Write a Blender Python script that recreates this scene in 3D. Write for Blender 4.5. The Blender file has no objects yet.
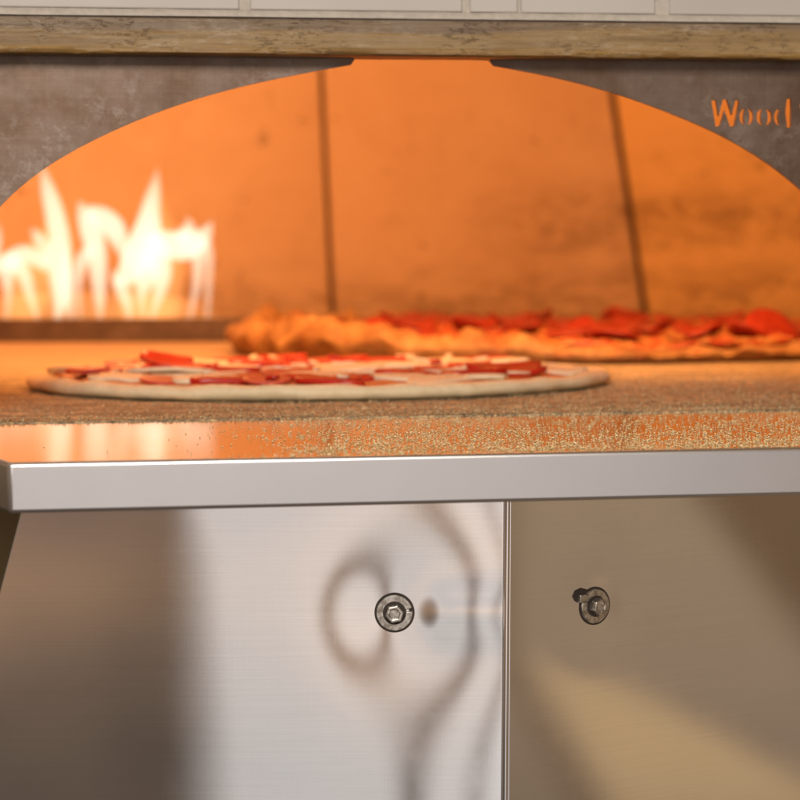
import bpy, bmesh, math, random
import numpy as np
from mathutils import Vector, Matrix, noise
R = math.radians
scene = bpy.context.scene
COL = scene.collection
random.seed(7)
rng = np.random.default_rng(11)

# ------------------------------------------------------------------ camera
F = 2200.0                                   # focal length, in units of 1/800 of the picture width
YAW, PITCH, ROLL = R(8.8), R(4.03), 0.0049
CAM = Vector((-0.176, -1.136, 0.110))
fwd = Vector((math.sin(YAW) * math.cos(PITCH), math.cos(YAW) * math.cos(PITCH), -math.sin(PITCH)))
rt0 = Vector((math.cos(YAW), -math.sin(YAW), 0))
up0 = rt0.cross(fwd).normalized()
rt = (rt0 * math.cos(ROLL) - up0 * math.sin(ROLL)).normalized()
up = rt.cross(fwd).normalized()
cam_d = bpy.data.cameras.new('camera')
cam = bpy.data.objects.new('camera', cam_d)
COL.objects.link(cam)
cam.matrix_world = Matrix((
    (rt.x, up.x, -fwd.x, CAM.x), (rt.y, up.y, -fwd.y, CAM.y), (rt.z, up.z, -fwd.z, CAM.z), (0, 0, 0, 1)))
cam_d.sensor_width = 36
cam_d.lens = 36 * F / 800
cam_d.clip_start = 0.05
cam_d.clip_end = 60
cam_d.dof.use_dof = True
cam_d.dof.focus_distance = 1.27
cam_d.dof.aperture_fstop = 8.2
scene.camera = cam

def ray(px, py):
    return rt * ((px - 400) / F) + up * ((400 - py) / F) + fwd
def on_y(px, py, Y):
    d = ray(px, py); return CAM + d * ((Y - CAM.y) / d.y)
def on_z(px, py, Z=0.0):
    d = ray(px, py); return CAM + d * ((Z - CAM.z) / d.z)

# ------------------------------------------------------------------ node helpers
class NT:
    def __init__(s, tree): s.t = tree; s.n = tree.nodes; s.l = tree.links
    def new(s, kind, **kw):
        n = s.n.new(kind)
        for k, v in kw.items():
            if k.startswith('in_'): n.inputs[k[3:]].default_value = v
            else: setattr(n, k, v)
        return n
    def link(s, a, b): s.l.new(a, b)
    def val(s, x, sock):
        if hasattr(x, 'is_linked') or isinstance(x, bpy.types.NodeSocket): s.l.new(x, sock)
        else: sock.default_value = x
    def math(s, op, a, b=0.0, c=0.0, clamp=False):
        n = s.n.new('ShaderNodeMath'); n.operation = op; n.use_clamp = clamp
        s.val(a, n.inputs[0]); s.val(b, n.inputs[1])
        if op in ('MULTIPLY_ADD',): s.val(c, n.inputs[2])
        return n.outputs[0]
    def smooth(s, x, a, b, lo=0.0, hi=1.0):
        n = s.n.new('ShaderNodeMapRange'); n.interpolation_type = 'SMOOTHSTEP'
        s.val(x, n.inputs['Value']); n.inputs['From Min'].default_value = a; n.inputs['From Max'].default_value = b
        n.inputs['To Min'].default_value = lo; n.inputs['To Max'].default_value = hi
        return n.outputs[0]
    def dot(s, v, w):
        n = s.n.new('ShaderNodeVectorMath'); n.operation = 'DOT_PRODUCT'
        s.l.new(v, n.inputs[0]); n.inputs[1].default_value = tuple(w)
        return n.outputs['Value']
    def mix(s, f, a, b, mode='MIX'):
        n = s.n.new('ShaderNodeMix'); n.data_type = 'RGBA'; n.blend_type = mode
        s.val(f, n.inputs[0])
        for x, k in ((a, 6), (b, 7)):
            if isinstance(x, bpy.types.NodeSocket): s.l.new(x, n.inputs[k])
            else: n.inputs[k].default_value = (*x[:3], 1)
        return n.outputs[2]
    def ramp(s, x, stops):
        n = s.n.new('ShaderNodeValToRGB'); s.l.new(x, n.inputs[0])
        e = n.color_ramp.elements
        while len(e) < len(stops): e.new(0.5)
        for i, (p, c) in enumerate(stops):
            e[i].position = p; e[i].color = (*c[:3], 1) if len(c) >= 3 else (c[0],) * 3 + (1,)
        return n.outputs[0]
    def noise(s, vec, scale, detail=4, rough=0.6, dist=0.0):
        n = s.n.new('ShaderNodeTexNoise'); s.l.new(vec, n.inputs['Vector'])
        n.inputs['Scale'].default_value = scale; n.inputs['Detail'].default_value = detail
        n.inputs['Roughness'].default_value = rough; n.inputs['Distortion'].default_value = dist
        return n.outputs['Fac']
    def mapped(s, vec, scale=(1, 1, 1), loc=(0, 0, 0), rot=(0, 0, 0)):
        n = s.n.new('ShaderNodeMapping'); s.l.new(vec, n.inputs[0])
        n.inputs['Scale'].default_value = scale; n.inputs['Location'].default_value = loc; n.inputs['Rotation'].default_value = rot
        return n.outputs[0]
    def bump(s, h, strength, dist, normal=None):
        n = s.n.new('ShaderNodeBump'); s.l.new(h, n.inputs['Height'])
        n.inputs['Strength'].default_value = strength; n.inputs['Distance'].default_value = dist
        if normal is not None: s.l.new(normal, n.inputs['Normal'])
        return n.outputs[0]

def srgb(r, g, b):
    f = lambda c: (c / 255 / 12.92) if c / 255 <= 0.04045 else ((c / 255 + 0.055) / 1.055) ** 2.4
    return (f(r), f(g), f(b))

def material(name, base=(0.5, 0.5, 0.5), rough=0.5, metal=0.0, **kw):
    m = bpy.data.materials.new(name); m.use_nodes = True
    t = NT(m.node_tree); b = t.n['Principled BSDF']
    b.inputs['Base Color'].default_value = (*base, 1)
    b.inputs['Roughness'].default_value = rough; b.inputs['Metallic'].default_value = metal
    for k, v in kw.items(): b.inputs[k.replace('_', ' ')].default_value = v
    co = t.n.new('ShaderNodeTexCoord').outputs['Object']
    geo = t.n.new('ShaderNodeNewGeometry').outputs['Position']
    return m, t, b, geo

# ------------------------------------------------------------------ world: dim warm kitchen tones, banded to suit the base panels' reflections
w = bpy.data.worlds.new('World'); scene.world = w; w.use_nodes = True
W = NT(w.node_tree); bg = W.n['Background']
dirv = W.n.new('ShaderNodeTexCoord').outputs['Generated']
az = W.math('ARCTAN2', W.dot(dirv, (1, 0, 0)), W.dot(dirv, (0, -1, 0)))     # 0 = straight out of the oven, + = to the right
el = W.math('ARCSINE', W.dot(dirv, (0, 0, 1)))
base = W.ramp(W.smooth(el, R(-20), R(2)), [(0.0, srgb(98, 84, 74)), (0.22, srgb(108, 93, 82)), (0.38, srgb(138, 115, 98)),
      (0.52, srgb(166, 134, 108)), (0.66, srgb(142, 118, 104)), (0.8, srgb(124, 104, 96)), (1.0, srgb(150, 132, 116))])
nz = W.noise(W.mapped(dirv, (9, 9, 9)), 1.0, 3, 0.5)
base = W.mix(1.0, base, W.ramp(nz, [(0.3, (0.72, 0.74, 0.76)), (0.7, (1.18, 1.15, 1.10))]), 'MULTIPLY')
# the right hand side of the kitchen, gold and dark shapes added for the right panel's reflection
A0, E0 = R(51.0), R(-8.0)
u = W.math('SUBTRACT', az, A0); v = W.math('SUBTRACT', el, E0)
right_base = W.ramp(W.smooth(el, R(-18), R(-3)), [(0.0, srgb(136, 116, 96)), (0.45, srgb(164, 140, 116)), (1.0, srgb(176, 150, 120))])
gold = srgb(208, 174, 130); dark = srgb(112, 84, 58)
rmask_dark = W.math('ADD', u, W.math('MULTIPLY', v, 0.8))      # rises to the upper right
fac_dark = W.smooth(rmask_dark, R(12.5), R(13.3))
bound = W.math('SUBTRACT', R(-2.6), W.math('MULTIPLY', W.math('MAXIMUM', W.math('SUBTRACT', u, R(9.0)), 0.0), 0.5))
fac_gold = W.smooth(W.math('SUBTRACT', bound, v), R(-0.25), R(0.45))
edge = W.math('ADD', u, W.math('MULTIPLY', W.math('MINIMUM', v, R(-2.5)), 0.5))
fac_left = W.smooth(edge, R(6.1), R(6.8), 1.0, 0.0)
gold_f = W.math('MULTIPLY', fac_gold, W.math('SUBTRACT', 1.0, fac_left))
gold_f = W.math('MULTIPLY', gold_f, W.smooth(v, R(-8.2), R(-4.6), 0.45, 1.0))
rc = W.mix(gold_f, right_base, gold)
rc = W.mix(W.math('MULTIPLY', fac_dark, 0.8), rc, dark)
rc = W.mix(W.math('MULTIPLY', W.smooth(W.math('ABSOLUTE', W.math('SUBTRACT', edge, R(5.75))), 0.0, R(0.6), 1.0, 0.0), 0.62), rc, dark)
kit = W.mix(W.smooth(az, R(30), R(42)), base, rc)
W.link(kit, bg.inputs['Color']); bg.inputs['Strength'].default_value = 1.0

# ------------------------------------------------------------------ lamps
LEFT_N = Vector((math.sin(-YAW), -math.cos(-YAW), 0))        # normal of the left base panel: square to the camera
def seam_y(): return 0.085
SEAM_TOP = on_y(507.5, 500, 0.085); SEAM_BOT = on_y(505.0, 815, 0.085)
def left_panel_point(px, py):
    d = ray(px, py); return CAM + d * ((SEAM_TOP - CAM).dot(LEFT_N) / d.dot(LEFT_N))
PANE_D = 3.0
PC = left_panel_point(394, 613)
pane_c = PC + LEFT_N * PANE_D
pane_side = Vector((math.cos(YAW), -math.sin(YAW), 0))
def lamp_s(px):                                              # where the reflection of that pixel lands on the plane of the added pane lamps
    P = left_panel_point(px, 650); d = ray(px, 650); r = d - 2 * d.dot(LEFT_N) * LEFT_N
    q = P + r * ((pane_c - P).dot(LEFT_N) / r.dot(LEFT_N)); return (q - pane_c).dot(pane_side)
def area_lamp(name, loc, aim, sx, sy, radiance, color, upv=(0, 0, 1)):
    ld = bpy.data.lights.new(name, 'AREA'); ld.shape = 'RECTANGLE'; ld.size = sx; ld.size_y = sy
    ld.energy = radiance * math.pi * sx * sy; ld.color = color
    o = bpy.data.objects.new(name, ld); COL.objects.link(o); o.location = loc
    o.rotation_euler = (Vector(aim) - Vector(loc)).to_track_quat('-Z', 'Y').to_euler()
    return o
gap = 0.019
edges = [(lamp_s(176), lamp_s(188) - .002, 0.08), (lamp_s(188), lamp_s(200) - .002, 0.18), (lamp_s(200), lamp_s(212) - .002, 0.32), (lamp_s(212), lamp_s(224) - .002, 0.50), (lamp_s(224), lamp_s(411) - gap, 0.64), (lamp_s(411) + gap, lamp_s(474) - gap * .55, 0.70), (lamp_s(474) + gap * .55, 1.75, 0.80)]
for i, (a, b, radi) in enumerate(edges):
    c = pane_c + pane_side * ((a + b) / 2) + Vector((0, 0, -0.30))
    area_lamp('reflection_pane_light', c, c - LEFT_N, b - a, 2.3, radi, (1.0, 0.975, 0.965))  # added lamps cut for the left panel's reflection; dim ones soften its edge
area_lamp('added_key_light', (-0.6, -2.3, 1.25), (0, 0.3, 0.05), 1.1, 0.7, 25.0, (1.0, 0.92, 0.82))  # unseen key lamp, added to brighten dough, tiles and grains
for (x, y, z, e) in ((-0.34, 1.50, 0.40, 1.5), (-0.12, 1.50, 0.41, 1.5), (-0.52, 1.42, 0.40, 1.0)):
    ld = bpy.data.lights.new('fire_light', 'POINT'); ld.energy = e; ld.color = (1.0, 0.43, 0.14); ld.shadow_soft_size = 0.07
    o = bpy.data.objects.new('fire_light', ld); COL.objects.link(o); o.location = (x, y, z)
area_lamp('added_chamber_fill', (0.10, 0.62, 0.47), (0.15, 2.0, 0.14), 0.9, 0.22, 27.0, (1.0, 0.455, 0.15))  # warm lamp added out of sight to even the light on the walls
scene.view_settings.view_transform = 'Standard'; scene.view_settings.look = 'None'
scene.view_settings.exposure = 0.0; scene.view_settings.gamma = 1.0
scene.cycles.max_bounces = 10; scene.cycles.diffuse_bounces = 5; scene.cycles.glossy_bounces = 5
scene.cycles.caustics_reflective = False; scene.cycles.caustics_refractive = False
scene.cycles.sample_clamp_indirect = 4.0
scene.cycles.use_denoising = True

# ------------------------------------------------------------------ object helpers
def link(name, me, mat, parent=None):
    o = bpy.data.objects.new(name, me); COL.objects.link(o)
    if mat is not None and not me.materials: me.materials.append(mat)
    if parent: o.parent = parent
    return o
def thing(name, label, cat, loc=(0, 0, 0), group=None):
    o = bpy.data.objects.new(name, None); COL.objects.link(o); o.location = loc
    o.empty_display_size = 0.05
    o['label'] = label; o['category'] = cat
    if group: o['group'] = group
    bpy.context.view_layer.update()
    return o
def bm_obj(name, bm, mat, parent=None, smooth=False, bevel=0.0, seg=2, sub=0):
    bmesh.ops.recalc_face_normals(bm, faces=bm.faces)
    me = bpy.data.meshes.new(name); bm.to_mesh(me); bm.free()
    if smooth:
        for p in me.polygons: p.use_smooth = True
    o = link(name, me, mat, parent)
    if bevel:
        b = o.modifiers.new('bevel', 'BEVEL'); b.width = bevel; b.segments = seg; b.limit_method = 'ANGLE'; b.angle_limit = R(35)
        if not smooth:
            for p in me.polygons: p.use_smooth = True
            me.set_sharp_from_angle(angle=R(35))
    if sub:
        s = o.modifiers.new('sub', 'SUBSURF'); s.levels = sub; s.render_levels = sub
    return o
def np_mesh(name, verts, faces, smooth=True):
    me = bpy.data.meshes.new(name)
    verts = np.asarray(verts, dtype=np.float32); faces = np.asarray(faces, dtype=np.int32)
    me.vertices.add(len(verts)); me.vertices.foreach_set('co', verts.ravel())
    k = faces.shape[1]
    me.loops.add(faces.size); me.loops.foreach_set('vertex_index', faces.ravel())
    me.polygons.add(len(faces)); me.polygons.foreach_set('loop_start', np.arange(0, faces.size, k, dtype=np.int32))
    me.polygons.foreach_set('use_smooth', np.full(len(faces), smooth, dtype=bool))
    me.update(calc_edges=True); me.validate()
    return me
def prism(bm, pts, z0, z1, plane='xy', off=0.0):
    """extrude a polygon: plane xy -> between z0, z1; plane xz -> between y=z0, y=z1"""
    f = (lambda p, h: (p[0], p[1], h)) if plane == 'xy' else (lambda p, h: (p[0], h, p[1]))
    a = [bm.verts.new(f(p, z0)) for p in pts]; b = [bm.verts.new(f(p, z1)) for p in pts]
    n = len(pts)
    bm.faces.new(a); bm.faces.new(list(reversed(b)))
    for i in range(n): bm.faces.new((a[i], b[i], b[(i + 1) % n], a[(i + 1) % n]))
def box(bm, x0, x1, y0, y1, z0, z1):
    prism(bm, [(x0, y0), (x1, y0), (x1, y1), (x0, y1)], z0, z1)

# ------------------------------------------------------------------ materials
# brushed stainless of the base panels
def brushed(name, base, rough, streak=0.03, dirt=0.0, aniso=0.0, bumpd=0.00002, beck=False):
    m, t, b, geo = material(name, base, rough, 1.0)
    s1 = t.noise(t.mapped(geo, (12, 12, 1300)), 1.0, 3, 0.7)
    s2 = t.noise(t.mapped(geo, (1500, 1500, 30)), 1.0, 2, 0.6)
    s3 = t.noise(geo, 26.0, 5, 0.65)
    k = t.math('ADD', t.math('MULTIPLY', t.math('SUBTRACT', s1, 0.5), streak * 4), t.math('MULTIPLY', t.math('SUBTRACT', s3, 0.5), 0.30))
    k = t.math('ADD', k, t.math('MULTIPLY', t.math('SUBTRACT', s2, 0.5), streak * 1.2))
    col = t.mix(1.0, base, t.mix(t.math('ADD', k, 0.5, clamp=True), (0.72, 0.72, 0.72), (1.0, 1.0, 1.0)), 'MULTIPLY')
    t.link(col, b.inputs['Base Color'])
    t.link(t.math('ADD', t.math('MULTIPLY', t.math('SUBTRACT', s3, 0.5), 0.05), rough), b.inputs['Roughness'])
    h = t.math('ADD', s1, t.math('MULTIPLY', s2, 0.5))
    nb = t.bump(h, 0.25, bumpd); t.link(nb, b.inputs['Normal'])
    if beck:
        g = t.n.new('ShaderNodeBsdfGlossy'); g.distribution = 'BECKMANN'
        t.link(col, g.inputs['Color']); t.link(nb, g.inputs['Normal'])
        t.link(b.inputs['Roughness'].links[0].from_socket, g.inputs['Roughness'])
        t.link(g.outputs[0], t.n['Material Output'].inputs['Surface']); t.n.remove(b)
    return m
steel_panel = brushed('brushed_steel_panel', (0.80, 0.785, 0.775), 0.066, 0.11, bumpd=0.000006, beck=True)
steel_apron = brushed('satin_steel', (0.62, 0.605, 0.61), 0.36, 0.02)
def shelf_mat():
    m, t, b, geo = material('polished_steel_shelf', (0.72, 0.66, 0.60), 0.13, 1.0)
    n1 = t.noise(geo, 18, 5, 0.6); n2 = t.noise(t.mapped(geo, (900, 25, 25)), 1.0, 2)
    t.link(t.ramp(n1, [(0.3, (0.78, 0.74, 0.70)), (0.7, (0.86, 0.83, 0.80))]), b.inputs['Base Color'])
    t.link(t.math('ADD', t.math('MULTIPLY', n1, 0.06), 0.10), b.inputs['Roughness'])
    t.link(t.bump(n2, 0.15, 0.00003), b.inputs['Normal'])
    return m
steel_shelf = shelf_mat()

def plate_mat():        # heat-stained, scoured steel
    m, t, b, geo = material('heat_stained_steel', (0.3, 0.27, 0.25), 0.45, 0.75)
    n1 = t.noise(geo, 9, 7, 0.68, 0.3); n2 = t.noise(geo, 48, 9, 0.82, 0.15); n3 = t.noise(t.mapped(geo, (8, 8, 500)), 1.0, 3)
    n4 = t.noise(t.mapped(geo, (500, 500, 8)), 1.0, 3)
    c = t.ramp(n1, [(0.30, (0.17, 0.105, 0.066)), (0.45, (0.24, 0.165, 0.12)), (0.56, (0.31, 0.24, 0.20)), (0.7, (0.26, 0.175, 0.12))])
    sc = t.math('MULTIPLY', t.smooth(n2, 0.47, 0.62), t.smooth(t.noise(geo, 14, 4, 0.6), 0.38, 0.62))
    # scoured pale band that follows the rim of the arch
    x = t.n.new('ShaderNodeSeparateXYZ'); t.link(geo, x.inputs[0])
    ex = t.math('DIVIDE', t.math('SUBTRACT', x.outputs['X'], 0.045), 0.315)
    ez = t.math('DIVIDE', t.math('SUBTRACT', x.outputs['Z'], 0.062), 0.175)
    rr = t.math('SQRT', t.math('ADD', t.math('MULTIPLY', ex, ex), t.math('MULTIPLY', ez, ez)))
    band = t.smooth(t.math('ADD', rr, t.math('MULTIPLY', t.math('SUBTRACT', n2, 0.5), 0.12)), 1.03, 1.20, 1.0, 0.0)
    f = t.math('MULTIPLY', sc, t.math('ADD', t.math('MULTIPLY', band, 0.50), 0.05), clamp=True)
    c = t.mix(f, c, (0.62, 0.56, 0.53))
    dk = t.ramp(t.noise(geo, 160, 4, 0.8), [(0.66, (0, 0, 0)), (0.74, (1, 1, 1))])
    c = t.mix(t.math('MULTIPLY', dk, 0.5), c, (0.05, 0.035, 0.025))
    st = t.math('MULTIPLY', t.math('SUBTRACT', t.math('ADD', n3, n4), 1.0), 0.5)
    c = t.mix(1.0, c, t.mix(t.math('ADD', st, 0.5, clamp=True), (0.6, 0.6, 0.6), (1, 1, 1)), 'MULTIPLY')
    c = t.mix(1.0, c, (0.68, 0.62, 0.575), 'MULTIPLY')
    t.link(c, b.inputs['Base Color'])
    t.link(t.ramp(n2, [(0.3, (0.34,) * 3), (0.7, (0.6,) * 3)]), b.inputs['Roughness'])
    t.link(t.bump(t.math('ADD', n2, t.math('MULTIPLY', n3, 0.3)), 0.3, 0.0003), b.inputs['Normal'])
    return m
plate_m = plate_mat()

def rail_mat():         # grimy ledge: grey film above, ochre varnish below, chips
    m, t, b, geo = material('grimy_ochre_ledge', (0.4, 0.33, 0.22), 0.42, 0.0)
    x = t.n.new('ShaderNodeSeparateXYZ'); t.link(geo, x.inputs[0])
    n1 = t.noise(t.mapped(geo, (7, 7, 60)), 1.0, 6, 0.7, 0.2); n2 = t.noise(t.mapped(geo, (16, 16, 420)), 1.0, 8, 0.8, 0.05)
    nb = t.noise(t.mapped(geo, (2.6, 2.6, 2.6)), 1.0, 3)
    low = t.ramp(n2, [(0.25, srgb(120, 98, 62)), (0.5, srgb(168, 143, 102)), (0.75, srgb(186, 164, 122))])
    upc = t.ramp(n2, [(0.25, srgb(96, 78, 62)), (0.5, srgb(138, 120, 100)), (0.8, srgb(168, 152, 134))])
    zz = t.math('ADD', t.math('ADD', x.outputs['Z'], t.math('MULTIPLY', t.math('SUBTRACT', n1, 0.5), 0.012)),
                t.math('MULTIPLY', t.smooth(x.outputs['X'], 0.05, 0.16), -0.0045))
    c = t.mix(t.smooth(zz, 0.2405, 0.2440), low, upc)
    brass = t.ramp(n2, [(0.3, srgb(120, 88, 40)), (0.7, srgb(196, 158, 84))])
    c = t.mix(t.smooth(x.outputs['Z'], 0.2300, 0.2338, 0.9, 0.0), c, brass)
    c = t.mix(t.smooth(x.outputs['Z'], 0.2268, 0.2290, 0.9, 0.0), c, srgb(70, 46, 20))  # shadow line under the rounded lower edge, painted into the colour
    chip = t.math('MULTIPLY', t.smooth(t.noise(t.mapped(geo, (120, 120, 420)), 1.0, 4, 0.8, 0.3), 0.54, 0.60), t.smooth(t.noise(geo, 17, 3, 0.6), 0.44, 0.58))
    c = t.mix(t.math('MULTIPLY', chip, 0.5), c, srgb(66, 50, 36))
    pale = t.math('MULTIPLY', t.smooth(t.noise(t.mapped(geo, (90, 90, 330), (3, 1, 2)), 1.0, 5, 0.8, 0.3), 0.52, 0.60), t.smooth(t.noise(t.mapped(geo, (11, 11, 60), (3, 7, 2)), 1.0, 3, 0.6), 0.44, 0.58))
    c = t.mix(t.math('MULTIPLY', pale, 0.38), c, srgb(206, 196, 180))
    c = t.mix(t.smooth(x.outputs['Z'], 0.2500, 0.2508, 0.0, 0.92), c, srgb(52, 40, 30))
    c = t.mix(t.math('MULTIPLY', t.smooth(t.noise(t.mapped(geo, (5, 5, 90)), 1.0, 4, 0.6), 0.52, 0.62), 0.35), c, srgb(110, 86, 56))
    c = t.mix(1.0, c, (0.70, 0.635, 0.55), 'MULTIPLY')
    t.link(c, b.inputs['Base Color'])
    t.link(t.bump(t.math('ADD', n2, t.math('MULTIPLY', chip, -0.6)), 0.6, 0.0006), b.inputs['Normal'])
    return m
rail_m = rail_mat()

tile_m, t, b, geo = material('glazed_cream_tile', (0.62, 0.57, 0.50), 0.18)
t.link(t.ramp(t.noise(geo, 6, 3), [(0.3, (0.46, 0.425, 0.395)), (0.7, (0.53, 0.495, 0.46))]), b.inputs['Base Color'])
grout_m, t, b, geo = material('grout', (0.56, 0.52, 0.40), 0.85)
t.link(t.ramp(t.noise(geo, 200, 5), [(0.3, (0.41, 0.37, 0.32)), (0.7, (0.52, 0.475, 0.42))]), b.inputs['Base Color'])
gap_m, t, b, geo = material('dark_joint_backing', (0.16, 0.10, 0.06), 0.9)  # plain dark brown behind the open wall joints

def refractory(name, tint=None):
    m, t, b, geo = material(name, (0.6, 0.45, 0.3), 0.85)
    x = t.n.new('ShaderNodeSeparateXYZ'); t.link(geo, x.inputs[0])
    n1 = t.noise(geo, 3.2, 6, 0.65, 0.3); n2 = t.noise(geo, 38, 6, 0.8); n3 = t.noise(t.mapped(geo, (4, 4, 16)), 1.0, 6, 0.7, 0.5)
    c = t.ramp(n1, [(0.3, (0.60, 0.40, 0.24)), (0.7, (0.74, 0.54, 0.36))])
    # soot smear: a level band at about 0.19 m on the right, and grime at the foot
    n5 = t.noise(t.mapped(geo, (11, 11, 26)), 1.0, 8, 0.82, 0.4)
    if tint: c = t.mix(0.85, c, tint)
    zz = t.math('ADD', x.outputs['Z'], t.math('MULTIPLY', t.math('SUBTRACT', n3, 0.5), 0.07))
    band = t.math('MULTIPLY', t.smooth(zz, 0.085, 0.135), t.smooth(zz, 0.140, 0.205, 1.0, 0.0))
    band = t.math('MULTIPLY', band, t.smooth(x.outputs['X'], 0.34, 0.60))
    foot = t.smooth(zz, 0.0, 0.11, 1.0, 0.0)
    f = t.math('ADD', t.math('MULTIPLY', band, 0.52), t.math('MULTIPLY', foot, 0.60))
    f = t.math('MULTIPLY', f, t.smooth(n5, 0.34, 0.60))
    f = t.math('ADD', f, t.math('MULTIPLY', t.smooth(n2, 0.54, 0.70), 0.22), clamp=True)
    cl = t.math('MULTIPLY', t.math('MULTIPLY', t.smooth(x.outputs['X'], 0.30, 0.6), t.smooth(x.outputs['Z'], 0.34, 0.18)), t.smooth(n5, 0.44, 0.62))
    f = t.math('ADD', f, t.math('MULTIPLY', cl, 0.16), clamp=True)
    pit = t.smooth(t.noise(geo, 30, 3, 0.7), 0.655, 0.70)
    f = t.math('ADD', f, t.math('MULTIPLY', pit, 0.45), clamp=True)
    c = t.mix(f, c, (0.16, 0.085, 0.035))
    t.link(c, b.inputs['Base Color'])
    t.link(t.bump(n2, 0.5, 0.002), b.inputs['Normal'])
    return m
refr_m = refractory('fire_stained_refractory'); refr_y = refractory('ochre_refractory', (0.76, 0.50, 0.20))

def hearth_mat():
    m, t, b, geo = material('seasoned_hearth_stone', (0.3, 0.2, 0.12), 0.8)
    x = t.n.new('ShaderNodeSeparateXYZ'); t.link(geo, x.inputs[0])
    n0 = t.noise(geo, 5.0, 5, 0.6, 0.5); n1 = t.noise(geo, 300, 3, 0.8); n2 = t.noise(t.mapped(geo, (9, 42, 10), (0, 0, 0), (0, 0, 0.12)), 1.0, 7, 0.78, 0.8)
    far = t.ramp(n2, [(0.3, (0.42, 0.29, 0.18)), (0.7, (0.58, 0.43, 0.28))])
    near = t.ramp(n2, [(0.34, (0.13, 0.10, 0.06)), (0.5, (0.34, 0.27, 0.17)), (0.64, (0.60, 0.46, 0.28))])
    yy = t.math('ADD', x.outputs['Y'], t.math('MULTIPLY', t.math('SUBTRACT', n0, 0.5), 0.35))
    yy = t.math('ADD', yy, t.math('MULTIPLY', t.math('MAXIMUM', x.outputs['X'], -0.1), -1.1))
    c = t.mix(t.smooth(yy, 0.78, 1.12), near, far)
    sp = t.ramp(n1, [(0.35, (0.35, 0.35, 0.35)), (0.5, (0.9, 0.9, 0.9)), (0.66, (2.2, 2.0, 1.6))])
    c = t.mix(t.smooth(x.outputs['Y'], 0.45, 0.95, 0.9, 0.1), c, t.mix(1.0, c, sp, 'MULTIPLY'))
    t.link(c, b.inputs['Base Color'])
    t.link(t.bump(n1, 0.8, 0.0006), b.inputs['Normal'])
    return m
hearth_m = hearth_mat()
curb_m, t, b, geo = material('fire_darkened_steel', (0.13, 0.07, 0.045), 0.6, 0.4)
t.link(t.ramp(t.noise(geo, 22, 6, 0.7), [(0.3, (0.07, 0.045, 0.04)), (0.7, (0.17, 0.12, 0.10))]), b.inputs['Base Color'])
bolt_m, t, b, geo = material('zinc_bolt_steel', (0.62, 0.58, 0.52), 0.24, 0.85)
t.link(t.ramp(t.noise(geo, 330, 3, 0.6), [(0.35, (0.26, 0.23, 0.19)), (0.65, (0.62, 0.59, 0.54))]), b.inputs['Base Color'])
shade_m, t, b, geo = material('bolt_shade', (0.03, 0.02, 0.015), 0.7)  # near-black stands in for shade in bolt gaps, slot and washer ring

# ------------------------------------------------------------------ the oven
oven = thing('pizza_oven', 'steel fronted pizza oven with a wide arched mouth, glowing orange inside, landing shelf below', 'oven')
YP = 0.258                                    # plane of the arch plate's front

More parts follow.
